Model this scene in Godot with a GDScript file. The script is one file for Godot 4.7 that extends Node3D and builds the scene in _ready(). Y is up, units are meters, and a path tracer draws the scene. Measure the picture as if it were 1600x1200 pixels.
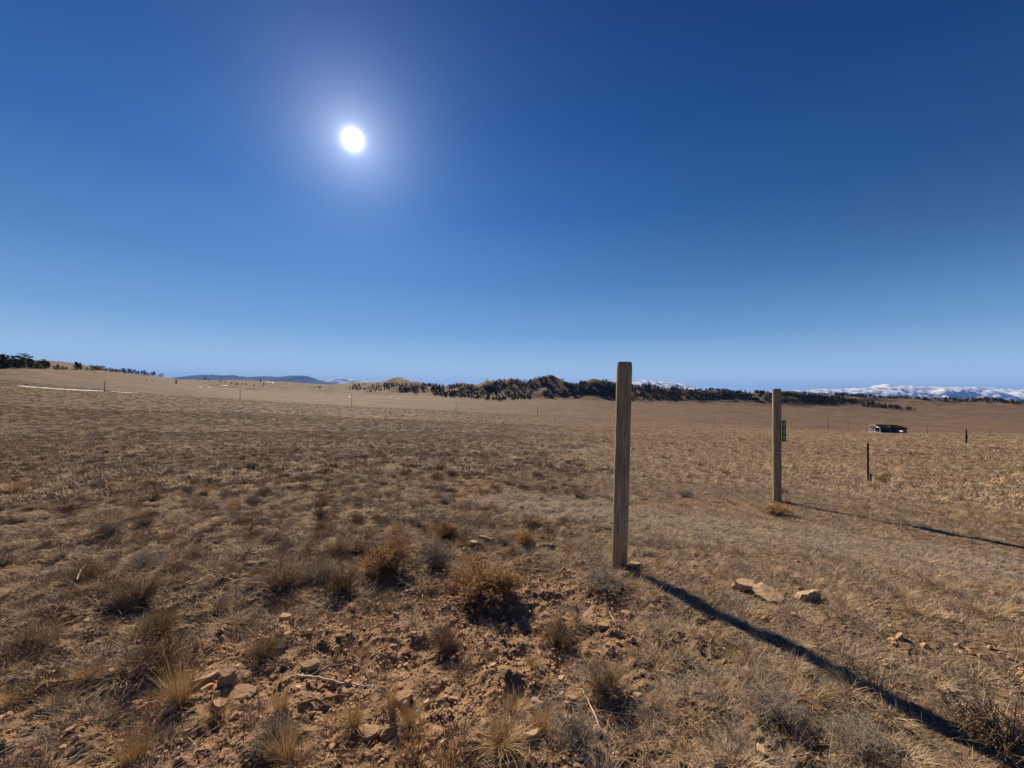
extends Node3D
# Dry high-plains grassland against the sun: two wooden gate posts, a house in the valley, wooded hills, snowy range.
# World: y up, -z is straight ahead, the camera's eye is the origin. Metres.

const F := 610.0            # focal length of the photograph in its own pixels
const EXPOSURE := 1.65
var cam_basis: Basis
var rng := RandomNumberGenerator.new()
var n_big := FastNoiseLite.new()
var n_mid := FastNoiseLite.new()
var n_small := FastNoiseLite.new()
var n_cell := FastNoiseLite.new()
var n_ridge := FastNoiseLite.new()
var used := {}

# ---------------------------------------------------------------- helpers: names and labels
func numbered(called: String) -> String:
	if not used.has(called):
		used[called] = 0
		return called
	used[called] += 1
	return "%s_%03d" % [called, used[called]]

func tag(o: Node3D, label := "", category := "", group := "", kind := "") -> Node3D:
	if label: o.set_meta("label", label)
	if category: o.set_meta("category", category)
	if group: o.set_meta("group", group)
	if kind: o.set_meta("kind", kind)
	return o

func thing(called: String, at: Vector3, label: String, category: String, group := "") -> Node3D:
	var o := Node3D.new()
	o.name = numbered(called)
	add_child(o)
	o.position = at
	return tag(o, label, category, group)

func obj(called: String, m: Mesh, mat: Material, parent: Node = null) -> MeshInstance3D:
	var o := MeshInstance3D.new()
	o.name = numbered(called) if parent == null else called
	o.mesh = m
	o.material_override = mat
	o.cast_shadow = GeometryInstance3D.SHADOW_CASTING_SETTING_ON
	if parent == null: add_child(o)
	else: parent.add_child(o, true)
	return o

# ---------------------------------------------------------------- helpers: pixels, terrain
func ray(x: float, y: float) -> Vector3:
	return (cam_basis * Vector3((x - 800.0) / F, -(y - 600.0) / F, -1.0)).normalized()

func azimuth_of(x: float) -> float:
	return atan((x - 800.0) / F)

const COLS := [0.0, 100.0, 200.0, 400.0, 600.0, 800.0, 1000.0, 1200.0, 1400.0, 1600.0]
const RAD := [0.0, 4.0, 7.0, 12.0, 25.0, 50.0, 100.0, 190.0, 305.0, 420.0, 500.0, 620.0, 800.0, 1100.0, 1600.0, 3000.0, 8000.0, 40000.0]
const HGT := [
	[-1.5, -1.60, -1.90, -2.25, -3.2, -4.5, -5.3, -3.5, 0.5, 9.5, 17.0, 26.0, 27.0, 20.0, 0.0, -20.0, -40.0, -60.0],
	[-1.5, -1.62, -1.92, -2.30, -3.3, -4.7, -5.7, -4.9, -2.0, 4.5, 9.5, 19.5, 30.0, 22.0, 0.0, -20.0, -40.0, -60.0],
	[-1.5, -1.64, -1.94, -2.35, -3.3, -4.8, -6.0, -6.0, -4.5, -1.0, 2.0, 8.0, 17.0, 18.0, 8.0, -20.0, -40.0, -60.0],
	[-1.5, -1.66, -1.95, -2.40, -3.5, -5.2, -6.8, -8.3, -9.0, -9.3, -9.0, -8.2, -6.0, -2.0, 22.0, 0.0, -40.0, -60.0],
	[-1.5, -1.70, -1.98, -2.45, -3.6, -5.5, -8.0, -11.5, -14.0, -15.0, -15.0, -14.5, -12.5, -8.0, 4.0, -5.0, -40.0, -60.0],
	[-1.5, -1.72, -2.00, -2.50, -3.7, -5.7, -9.0, -14.0, -18.0, -19.7, -20.0, -19.7, -18.5, -15.0, -12.0, -5.0, -40.0, -60.0],
	[-1.5, -1.71, -1.95, -2.45, -3.6, -5.4, -9.0, -14.5, -20.0, -22.8, -23.5, -23.5, -22.5, -19.5, -12.0, -5.0, -40.0, -60.0],
	[-1.5, -1.61, -1.84, -2.25, -3.2, -4.6, -8.2, -14.2, -21.0, -24.8, -26.0, -26.5, -26.0, -23.0, -10.0, -10.0, -40.0, -60.0],
	[-1.5, -1.55, -1.78, -2.15, -2.95, -4.2, -7.2, -12.6, -19.3, -24.6, -27.0, -28.6, -29.0, -27.0, -6.0, -10.0, -40.0, -60.0],
	[-1.5, -1.51, -1.72, -2.00, -2.5, -3.6, -6.0, -10.5, -16.0, -20.6, -23.0, -25.5, -27.0, -28.0, -9.0, -10.0, -40.0, -60.0]]
# skyline of the hills beyond the valley: picture column, picture row, foot distance, ridge distance
const SKY_X := [520.0, 560.0, 590.0, 622.0, 645.0, 670.0, 700.0, 722.0, 742.0, 762.0, 790.0, 820.0, 840.0, 858.0, 876.0, 892.0, 906.0, 926.0, 950.0, 1000.0, 1040.0, 1100.0, 1200.0, 1240.0, 1280.0, 1350.0, 1400.0, 1440.0, 1540.0, 1600.0]
const SKY_Y := [602.0, 598.5, 598.0, 591.0, 596.0, 601.5, 603.5, 600.0, 602.0, 595.5, 593.5, 597.0, 591.0, 587.5, 593.0, 600.0, 598.0, 594.0, 597.5, 603.0, 607.0, 612.0, 615.5, 613.5, 617.0, 620.0, 623.0, 624.0, 624.0, 631.0]

const NA := 320             # table of the terrain over azimuth and log distance
const NR := 320
const AMAX := 0.93
var table := PackedFloat32Array()

func cat(p0: float, p1: float, p2: float, p3: float, t: float) -> float:
	return p1 + 0.5 * t * (p2 - p0 + t * (2.0 * p0 - 5.0 * p1 + 4.0 * p2 - p3 + t * (3.0 * (p1 - p2) + p3 - p0)))

func seek(list: Array, v: float) -> int:
	var k := 0
	while k < list.size() - 2 and v >= list[k + 1]: k += 1
	return k

func r_to_u(r: float) -> float:
	return log(1.0 + r / 3.0) / log(1.0 + 40000.0 / 3.0)

func profile(c: int, r: float) -> float:
	var h: Array = HGT[c]
	var k := seek(RAD, r)
	var t := clampf((log(3.0 + r) - log(3.0 + RAD[k])) / (log(3.0 + RAD[k + 1]) - log(3.0 + RAD[k])), 0.0, 1.0)
	return cat(h[maxi(k - 1, 0)], h[k], h[k + 1], h[mini(k + 2, h.size() - 1)], t)

func hill_height(x: float, r: float, plain: float) -> float:
	var k := seek(SKY_X, x)
	var t := clampf((x - SKY_X[k]) / (SKY_X[k + 1] - SKY_X[k]), 0.0, 1.0)
	t = t * t * (3.0 - 2.0 * t)
	var y: float = lerpf(SKY_Y[k], SKY_Y[k + 1], t)
	var cosa := cos(azimuth_of(x))
	var ridge := lerpf(1180.0, 1750.0, smoothstep(1150.0, 1500.0, x))
	ridge = lerpf(1500.0, ridge, smoothstep(560.0, 720.0, x))
	var foot := ridge * 0.81
	var horizon := 612.0 + (x - 800.0) * 0.0157
	var top := (horizon - y) / F * ridge * cosa
	var edge := smoothstep(480.0, 560.0, x)
	var w := smoothstep(foot, ridge, r) if r < ridge else 1.0 - smoothstep(ridge * 1.15, ridge * 2.6, r)
	return lerpf(plain, top, w * edge)

func make_table() -> void:
	var by_col := []
	for c in COLS.size():
		var line := PackedFloat32Array()
		for j in NR:
			var r := 3.0 * (exp(float(j) / (NR - 1) * log(1.0 + 40000.0 / 3.0)) - 1.0)
			line.append(profile(c, r))
		by_col.append(line)
	table.resize(NA * NR)
	for i in NA:
		var a := lerpf(-AMAX, AMAX, float(i) / (NA - 1))
		var x := 800.0 + F * tan(a)
		var c := seek(COLS, x)
		var t := clampf((x - COLS[c]) / (COLS[c + 1] - COLS[c]), 0.0, 1.0)
		for j in NR:
			var r := 3.0 * (exp(float(j) / (NR - 1) * log(1.0 + 40000.0 / 3.0)) - 1.0)
			var h := cat(by_col[maxi(c - 1, 0)][j], by_col[c][j], by_col[c + 1][j], by_col[mini(c + 2, COLS.size() - 1)][j], t)
			if r > 500.0: h = hill_height(x, r, h)
			table[i * NR + j] = h

func base_height(x: float, z: float) -> float:
	var r := sqrt(x * x + z * z)
	var a := clampf(atan2(x, -z), -AMAX, AMAX)
	var fi := (a + AMAX) / (2.0 * AMAX) * (NA - 1)
	var fj := r_to_u(r) * (NR - 1)
	var i := clampi(int(fi), 0, NA - 2)
	var j := clampi(int(fj), 0, NR - 2)
	fi -= i
	fj -= j
	var k := i * NR + j
	var h := lerpf(lerpf(table[k], table[k + NR], fi), lerpf(table[k + 1], table[k + NR + 1], fi), fj)
	if -z < 0.0:
		h = lerpf(h, -1.5 - 0.02 * minf(r, 400.0), smoothstep(0.0, 1.0, -(-z) / (r + 0.001)))
	return h

func height(x: float, z: float) -> float:
	var r2 := x * x + z * z
	var h := base_height(x, z)
	if r2 < 3600.0:      # hummocks and clods of the bare soil
		h += 0.040 * n_mid.get_noise_2d(x * 60.0, z * 60.0) * (1.0 - smoothstep(300.0, 900.0, r2)) * (1.0 - 0.8 * smoothstep(1.5, 3.0, x))
		if r2 < 500.0:
			var k := (1.0 - smoothstep(250.0, 500.0, r2)) * (1.0 - 0.75 * smoothstep(0.8, 3.0, x))
			h += k * (0.050 * n_small.get_noise_2d(x * 95.0, z * 95.0) + 0.018 * n_small.get_noise_2d(x * 320.0 + 7.0, z * 320.0))
			if r2 < 60.0: h += 0.009 * n_cell.get_noise_2d(x * 900.0, z * 900.0) * (1.0 - smoothstep(30.0, 60.0, r2))
	if r2 > 490000.0 and -z > 300.0:      # gullies and knolls on the hills
		var k := smoothstep(780.0, 1000.0, sqrt(r2)) * (1.0 - smoothstep(3000.0, 5000.0, sqrt(r2)))
		h += k * (7.5 * n_big.get_noise_2d(x * 0.9, z * 0.9) + 3.0 * n_big.get_noise_2d(x * 3.1, z * 3.1)) * smoothstep(-26.0, -8.0, h)
	return h

func on_ground(x: float, z: float) -> Vector3:
	return Vector3(x, height(x, z), z)

func hit(px: float, py: float, least := 0.8) -> Vector3:      # where the line of sight through a pixel meets the ground
	var d := ray(px, py)
	var t := least
	var last := t
	while t < 6000.0:
		var p := d * t
		if p.y < height(p.x, p.z):
			var lo := last
			var hi := t
			for i in 14:
				var m := 0.5 * (lo + hi)
				var q := d * m
				if q.y < height(q.x, q.z): hi = m
				else: lo = m
			var g := d * hi
			return on_ground(g.x, g.z)
		last = t
		t *= 1.012
	return Vector3.ZERO

# ---------------------------------------------------------------- helpers: meshes
class Shape:
	var v := PackedVector3Array()
	var n := PackedVector3Array()
	var c := PackedColorArray()
	var t := PackedInt32Array()
	var colored := false
	func point(p: Vector3, nn: Vector3, col := Color.WHITE) -> int:
		v.append(p); n.append(nn); c.append(col)
		return v.size() - 1
	func tri(a: Vector3, b: Vector3, d: Vector3, col := Color.WHITE) -> void:     # clockwise seen from outside
		var nn := (d - a).cross(b - a).normalized()
		var k := v.size()
		for p in [a, b, d]:
			v.append(p); n.append(nn); c.append(col)
		t.append(k); t.append(k + 1); t.append(k + 2)
	func quad(a: Vector3, b: Vector3, d: Vector3, e: Vector3, col := Color.WHITE) -> void:
		tri(a, b, d, col)
		tri(a, d, e, col)
	func box(lo: Vector3, hi: Vector3, xf := Transform3D(), col := Color.WHITE) -> void:
		var p := []
		for k in 8:
			p.append(xf * Vector3(hi.x if k & 1 else lo.x, hi.y if k & 2 else lo.y, hi.z if k & 4 else lo.z))
		for q in [[4, 6, 7, 5], [1, 3, 2, 0], [0, 2, 6, 4], [5, 7, 3, 1], [6, 2, 3, 7], [0, 4, 5, 1]]:
			quad(p[q[0]], p[q[1]], p[q[2]], p[q[3]], col)
	func tube(path: Array, radii: Array, sides: int, col := Color.WHITE) -> void:
		var rings := []
		for i in path.size():
			var dir: Vector3 = (path[mini(i + 1, path.size() - 1)] - path[maxi(i - 1, 0)]).normalized()
			var side := dir.cross(Vector3(0.31, 0.2, 0.93)).normalized()
			var up := side.cross(dir)
			var ring := []
			for s in sides:
				var w := TAU * s / sides
				var o := side * cos(w) + up * sin(w)
				ring.append(point(path[i] + o * radii[i], o, col))
			rings.append(ring)
		for i in path.size() - 1:
			for s in sides:
				var e := (s + 1) % sides
				t.append_array([rings[i][s], rings[i][e], rings[i + 1][e], rings[i][s], rings[i + 1][e], rings[i + 1][s]])
	func done() -> ArrayMesh:
		var a := []
		a.resize(Mesh.ARRAY_MAX)
		a[Mesh.ARRAY_VERTEX] = v
		a[Mesh.ARRAY_NORMAL] = n
		if colored: a[Mesh.ARRAY_COLOR] = c
		a[Mesh.ARRAY_INDEX] = t
		var m := ArrayMesh.new()
		m.add_surface_from_arrays(Mesh.PRIMITIVE_TRIANGLES, a)
		return m

func lin(r: float, g: float, b: float) -> Color:      # a real-world base colour as albedo_color wants it
	return Color(r, g, b).linear_to_srgb()

func mat(col: Color, rough := 0.9, spec := 0.3) -> StandardMaterial3D:
	var m := StandardMaterial3D.new()
	m.albedo_color = col
	m.roughness = rough
	m.metallic_specular = spec
	return m

func noise_texture(freq: float, lo: float, hi: float, octaves := 5, size := 512, type := FastNoiseLite.TYPE_SIMPLEX_SMOOTH, seed_ := 3) -> NoiseTexture2D:
	var n := FastNoiseLite.new()
	n.noise_type = type
	n.frequency = freq
	n.fractal_octaves = octaves
	n.seed = seed_
	var g := Gradient.new()
	g.set_color(0, Color(lo, lo, lo))
	g.set_color(1, Color(hi, hi, hi))
	var t := NoiseTexture2D.new()
	t.width = size
	t.height = size
	t.seamless = true
	t.noise = n
	t.color_ramp = g
	return t

# ---------------------------------------------------------------- sky
func make_sky() -> ImageTexture:
	var w := 1600
	var h := 800
	var sun := ray(551, 218)
	var stops := [[-90.0, 0.21, 0.34, 0.52], [0.0, 0.56, 0.74, 0.93], [3.0, 0.40, 0.61, 0.86], [8.0, 0.195, 0.40, 0.72], [15.0, 0.095, 0.26, 0.60], [24.0, 0.036, 0.150, 0.455], [34.0, 0.015, 0.086, 0.325], [45.0, 0.008, 0.052, 0.235], [65.0, 0.005, 0.038, 0.18], [90.0, 0.004, 0.034, 0.165]]
	var data := PackedFloat32Array()
	data.resize(w * h * 3)
	var k := 0
	for j in h:
		var e := 90.0 - (j + 0.5) / h * 180.0
		var s := 0
		while s < stops.size() - 2 and e > stops[s + 1][0]: s += 1
		var t := clampf((e - stops[s][0]) / (stops[s + 1][0] - stops[s][0]), 0.0, 1.0)
		var base := Vector3(lerpf(stops[s][1], stops[s + 1][1], t), lerpf(stops[s][2], stops[s + 1][2], t), lerpf(stops[s][3], stops[s + 1][3], t))
		var lift := smoothstep(0.0, 22.0, e)
		var ce := cos(deg_to_rad(e))
		var se := sin(deg_to_rad(e))
		for i in w:
			var a := (i + 0.5) / w * TAU
			var cg := ce * sin(a) * sun.x + se * sun.y - ce * cos(a) * sun.z
			var g := rad_to_deg(acos(clampf(cg, -1.0, 1.0)))
			var f := lerpf(1.0, 0.42 + 0.58 * cg * cg, lift)
			var wide := 0.13 * exp(-g / 13.0)
			var aura := 0.65 * exp(-g / 3.2)
			var core := 14.0 * exp(-pow(g / 0.42, 1.15))
			data[k] = base.x * f + wide * 0.55 + aura * 0.92 + core
			data[k + 1] = base.y * f + wide * 0.85 + aura * 0.96 + core
			data[k + 2] = base.z * f + wide * 1.35 + aura * 1.08 + core
			k += 3
	for q in data.size(): data[q] /= EXPOSURE
	return ImageTexture.create_from_image(Image.create_from_data(w, h, false, Image.FORMAT_RGBF, data.to_byte_array()))

# ---------------------------------------------------------------- ground
func bare(x: float, z: float) -> float:      # 1 where the reddish soil lies open, 0 under plants
	var d := -z
	var b := 1.05 * exp(-pow((x + 0.35) / 0.95, 2.0) - pow((d - 2.45) / 0.75, 2.0))
	b += 0.85 * exp(-pow((x + 1.35) / 0.65, 2.0) - pow((d - 2.15) / 0.45, 2.0))
	b += 0.8 * exp(-pow((x - 0.05) / 0.5, 2.0) - pow((d - 3.4) / 0.5, 2.0))
	b += 0.3 * exp(-pow((x + 1.0 - (d - 9.0) * -0.35) / 0.8, 2.0)) * smoothstep(4.5, 6.0, d) * (1.0 - smoothstep(9.0, 13.0, d))
	b += 0.5 * exp(-pow((x - 1.5) / 0.35, 2.0) - pow((d - 2.0) / 0.3, 2.0))
	b += 0.27 * exp(-pow((x + 0.6) / 3.6, 2.0) - pow((d - 2.4) / 2.6, 2.0))
	b += 0.60 * n_mid.get_noise_2d(x * 22.0 + 90.0, z * 22.0) + 0.25 * n_mid.get_noise_2d(x * 75.0, z * 75.0 + 40.0)
	return clampf(b, 0.0, 1.0)

func track(x: float, z: float) -> float:      # worn strip that passes between the two gate posts
	var along := Vector2(0.816, 0.578)
	var q := Vector2(x - 0.35, z + 7.2)
	var off := absf(q.x * along.y - q.y * along.x) + 0.35 * n_mid.get_noise_2d(x * 40.0, z * 40.0)
	return (1.0 - smoothstep(0.45, 1.1, off)) * smoothstep(-2.0, 0.5, q.dot(along))

func ground_color(x: float, z: float) -> Color:
	# one palette for the whole plain: straw, heather-brown and grey swards in patches, reddish soil where it lies open
	var soil := Vector3(0.335, 0.200, 0.118)
	var pale := Vector3(0.43, 0.285, 0.18)
	var worn := Vector3(0.30, 0.243, 0.19)
	var straw := Vector3(0.262, 0.180, 0.107)
	var brown := Vector3(0.182, 0.121, 0.082)
	var grey := Vector3(0.152, 0.113, 0.087)
	var a := 0.5 + 0.5 * n_small.get_noise_2d(x * 130.0, z * 130.0)
	var p := n_mid.get_noise_2d(x * 2.2, z * 2.2) + 0.6 * n_mid.get_noise_2d(x * 7.0 + 31.0, z * 7.0) + 0.35 * n_small.get_noise_2d(x * 6.0, z * 6.0)
	var q := n_mid.get_noise_2d(x * 1.1 + 500.0, z * 1.1) + 0.5 * n_mid.get_noise_2d(x * 0.35, z * 0.35 + 77.0)
	var c := brown.lerp(straw, smoothstep(-0.35, 0.6, p)).lerp(grey, 0.8 * smoothstep(0.0, 0.5, q))
	c = c.lerp(soil.lerp(pale, a * 0.6), 0.9 * smoothstep(0.05, 0.55, bare(x, z)))
	c = c.lerp(worn, 0.7 * track(x, z))
	return Color(c.x, c.y, c.z)

func make_ground(m: Material) -> void:
	var radii := PackedFloat32Array()
	var r := 0.5
	while r < 4.6:
		radii.append(r)
		r += 0.0165
	while r < 24000.0:
		radii.append(r)
		r *= 1.0125 if r < 2500.0 else 1.06
	var angles := PackedFloat32Array()
	var a := -1.10
	while a < 1.10:
		angles.append(a)
		a += 0.0048
	for k in 30: angles.append(1.10 + (TAU - 2.20) * k / 30.0)
	var na := angles.size()
	var nr := radii.size()
	var v := PackedVector3Array()
	var c := PackedColorArray()
	v.resize(na * nr + 1)
	c.resize(na * nr + 1)
	v[na * nr] = Vector3(0, -1.5, 0)
	c[na * nr] = ground_color(0, 0)
	for i in nr:
		for j in na:
			var x := sin(angles[j]) * radii[i]
			var z := -cos(angles[j]) * radii[i]
			v[i * na + j] = Vector3(x, height(x, z), z)
			c[i * na + j] = ground_color(x, z)
	var t := PackedInt32Array()
	t.resize((nr - 1) * na * 6 + na * 3)
	var k := 0
	for j in na:
		var e := (j + 1) % na
		t[k] = na * nr; t[k + 1] = j; t[k + 2] = e
		k += 3
	for i in nr - 1:
		for j in na:
			var e := (j + 1) % na
			var p := i * na + j
			var q := i * na + e
			t[k] = p; t[k + 1] = p + na; t[k + 2] = q + na
			t[k + 3] = p; t[k + 4] = q + na; t[k + 5] = q
			k += 6
	var n := PackedVector3Array()
	n.resize(v.size())
	for s in range(0, t.size(), 3):
		var f := (v[t[s + 2]] - v[t[s]]).cross(v[t[s + 1]] - v[t[s]])
		n[t[s]] += f
		n[t[s + 1]] += f
		n[t[s + 2]] += f
	for s in n.size(): n[s] = n[s].normalized()
	var arr := []
	arr.resize(Mesh.ARRAY_MAX)
	arr[Mesh.ARRAY_VERTEX] = v
	arr[Mesh.ARRAY_NORMAL] = n
	arr[Mesh.ARRAY_COLOR] = c
	arr[Mesh.ARRAY_INDEX] = t
	var mesh := ArrayMesh.new()
	mesh.add_surface_from_arrays(Mesh.PRIMITIVE_TRIANGLES, arr)
	tag(obj("ground", mesh, m), "", "", "", "structure")

# ---------------------------------------------------------------- far mountains
func mountain(called: String, tops: Array, dist: float, depth: float, foot: float, m: Material, snow: float, seed_: int, rough: float, raise := 0.0, jag := 0.0) -> void:
	# tops: picture column and row of the crest; the range stands at dist metres ahead and is depth metres thick
	var s := Shape.new()
	s.colored = true
	var nx := 240
	var nz := 40
	var x0: float = tops[0][0]
	var x1: float = tops[-1][0]
	n_ridge.seed = seed_
	var grid := []
	for i in nx + 1:
		var px := lerpf(x0, x1, float(i) / nx)
		var k := 0
		while k < tops.size() - 2 and px > tops[k + 1][0]: k += 1
		var t := clampf((px - tops[k][0]) / (tops[k + 1][0] - tops[k][0]), 0.0, 1.0)
		var py: float = lerpf(tops[k][1], tops[k + 1][1], t) - raise + jag * n_big.get_noise_2d(px * 14.0, dist)
		var hor := 612.0 + (px - 800.0) * 0.0157
		var line := []
		for j in nz + 1:
			var w := float(j) / nz * 2.0 - 1.0            # -1 near foot, 0 crest, 1 far foot
			var d := dist + w * depth
			var x := (px - 800.0) / F * dist
			var crest := (hor - py) / F * dist
			var rise := pow(1.0 - absf(w), 1.15)
			var gully := n_ridge.get_noise_2d(x * 0.001 * 26.0, d * 0.001 * 26.0)
			var y := foot + (crest - foot) * rise
			y += rough * gully * (1.0 - rise * 0.8) * minf(1.0, (1.0 - absf(w)) * 4.0) * (crest - foot) * 0.5
			line.append(Vector3(x, y, -d))
		grid.append(line)
	for i in nx + 1:
		for j in nz + 1:
			var p: Vector3 = grid[i][j]
			var e: Vector3 = grid[mini(i + 1, nx)][j] - grid[maxi(i - 1, 0)][j]
			var f: Vector3 = grid[i][mini(j + 1, nz)] - grid[i][maxi(j - 1, 0)]
			var cover := n_big.get_noise_2d(p.x * 0.16, p.y * 0.7) + 0.8 * n_big.get_noise_2d(p.x * 0.5, p.y * 1.6 + p.z * 0.2)
			var up := (p.y - foot) / 650.0
			var white := smoothstep(-0.08, 0.10, cover + snow + up - 0.80)
			var c := Vector3(0.055, 0.065, 0.06).lerp(Vector3(0.85, 0.86, 0.88), white if snow > -5.0 else 0.0)
			s.point(p, e.cross(f).normalized() * (1.0 if e.cross(f).y > 0 else -1.0), Color(c.x, c.y, c.z))
	for i in nx:
		for j in nz:
			var p := i * (nz + 1) + j
			s.t.append_array([p, p + 1, p + nz + 2, p, p + nz + 2, p + nz + 1])
	tag(obj(called, s.done(), m), "", "", "", "structure")

# ---------------------------------------------------------------- plants
func blades(count: int, spread: float, tall: float, lean: float, width: float, seg: int, flat: float, tone: float, dome := 0.0) -> ArrayMesh:
	var s := Shape.new()
	s.colored = true
	for k in count:
		var w := rng.randf() * TAU
		var rad := spread * sqrt(rng.randf())
		var p := Vector3(cos(w) * rad, -0.012, sin(w) * rad)
		var go := w + rng.randfn(0.0, 0.9)
		var tilt := clampf(absf(rng.randfn(lean, 0.3)), 0.02, 1.45)
		var len := tall * rng.randf_range(0.45, 1.1) * (1.0 - dome * pow(rad / spread, 2.0))
		var side := Vector3(-sin(go + rng.randfn(0.0, 0.7)), 0, cos(go)).normalized() * width * rng.randf_range(0.6, 1.2)
		var tint := rng.randf_range(1.0 - tone, 1.0 + tone)
		var warm := rng.randf_range(0.93, 1.07)
		var col := Color(tint * warm, tint, tint / warm)
		var a := p - side * 0.5
		var b := p + side * 0.5
		for q in seg:
			var ang := tilt + flat * (q + 1.0) / seg
			p += Vector3(cos(go) * sin(ang), cos(ang), sin(go) * sin(ang)) * len / seg
			if p.y < 0.004: p.y = 0.004
			if q == seg - 1:
				s.tri(a, p, b, col)
			else:
				var ws := side * (1.0 - 0.75 * (q + 1.0) / seg) * 0.5
				s.quad(a, p - ws, p + ws, b, col)
				a = p - ws
				b = p + ws
	return s.done()

func bush_meshes(stems: int, forks: int, heads: int, upright: float, head_size: float) -> Array:
	# unit bush: one metre wide and one metre tall; returns stems, heads
	var s := Shape.new()
	var hd := Shape.new()
	s.colored = true
	hd.colored = true
	var phase := rng.randf() * TAU
	for k in stems:
		var w := rng.randf() * TAU
		var lobe := 0.72 + 0.28 * sin(w * 3.0 + phase) * cos(w * 1.0 + phase * 2.0)
		var out := sqrt(rng.randf()) * 0.46
		var tip := Vector3(cos(w) * out, 0, sin(w) * out)
		tip.y = (1.0 - 0.6 * pow(out / 0.46, 2.0)) * rng.randf_range(0.45, 1.0) * lobe
		tip.x *= 0.8 + 0.4 * lobe
		tip.z *= 0.8 + 0.4 * lobe
		var root := Vector3(cos(w) * 0.07 * rng.randf(), -0.03, sin(w) * 0.07 * rng.randf())
		var mid := root.lerp(tip, 0.5) + Vector3(-cos(w) * out * 0.12 * upright, 0.06, -sin(w) * out * 0.12 * upright) + Vector3(rng.randfn(0, 0.02), 0, rng.randfn(0, 0.02))
		var tint := rng.randf_range(0.75, 1.25)
		var col := Color(tint, tint, tint)
		s.tube([root, mid, tip], [0.0065, 0.005, 0.002], 3, col)
		for f in forks:
			var from := mid.lerp(tip, rng.randf_range(0.0, 0.85))
			var to := from + Vector3(rng.randfn(0, 0.06), rng.randf_range(0.05, 0.17), rng.randfn(0, 0.06))
			s.tube([from, to], [0.0035, 0.0014], 3, col)
			for q in heads:
				var c := to + Vector3(rng.randfn(0, 0.014), rng.randfn(0, 0.012), rng.randfn(0, 0.014))
				var hs := head_size * rng.randf_range(0.6, 1.3)
				var ht := rng.randf_range(0.7, 1.3)
				var hc := Color(ht * 1.02, ht, ht * 0.96)
				var ax := Vector3(rng.randfn(), rng.randfn(), rng.randfn()).normalized() * hs
				var bx := ax.cross(Vector3(rng.randfn(), rng.randfn(), rng.randfn())).normalized() * hs
				var cx := ax.cross(bx).normalized() * hs
				hd.tri(c - ax, c + bx, c + cx, hc)
				hd.tri(c + ax, c - bx, c + cx, hc)
				hd.tri(c + ax, c + bx, c - cx, hc)
	return [s.done(), hd.done()]

func tree_meshes(kind: int) -> Array:
	# unit tree, one metre tall; kind 0 round juniper, 1 tall pine, 2 ragged pine
	var tr := Shape.new()
	var top := 0.8 if kind == 0 else 0.95
	tr.tube([Vector3(0, -0.06, 0), Vector3(0.01, 0.3, 0), Vector3(-0.01, top, 0.01)], [0.032, 0.022, 0.005], 7)
	for k in 7:
		var w := k * 2.4
		var y := 0.22 + 0.09 * k
		var out := 0.2 if kind == 0 else 0.16
		tr.tube([Vector3(0, y, 0), Vector3(cos(w) * out, y + 0.06, sin(w) * out)], [0.011, 0.003], 4)
	var cr := Shape.new()
	cr.colored = true
	var clumps := 46
	for k in clumps:
		var y := rng.randf_range(0.10 if kind == 0 else 0.16, 0.97)
		var wide := 0.0
		if kind == 0: wide = 0.40 * sqrt(maxf(0.0, 1.0 - pow((y - 0.42) / 0.58, 2.0)))
		elif kind == 1: wide = 0.26 * pow(1.0 - y, 0.62) + 0.02
		else: wide = 0.30 * sqrt(maxf(0.0, 1.0 - pow((y - 0.55) / 0.46, 2.0))) * (0.7 + 0.3 * sin(y * 19.0))
		var w := rng.randf() * TAU
		var o := wide * sqrt(rng.randf_range(0.25, 1.0)) * rng.randf_range(0.75, 1.15)
		var c := Vector3(cos(w) * o, y, sin(w) * o)
		var tint := rng.randf_range(0.7, 1.35)
		for q in 20:
			var p := c + Vector3(rng.randfn(0, 0.035), rng.randfn(0, 0.025), rng.randfn(0, 0.035))
			var ax := Vector3(rng.randfn(), rng.randfn() * 0.6, rng.randfn()).normalized() * rng.randf_range(0.030, 0.055)
			var bx := ax.cross(Vector3(rng.randfn(), rng.randfn(), rng.randfn())).normalized() * rng.randf_range(0.022, 0.042)
			cr.tri(p - ax, p + bx, p + ax, Color(tint, tint, tint))
	return [tr.done(), cr.done()]

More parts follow.
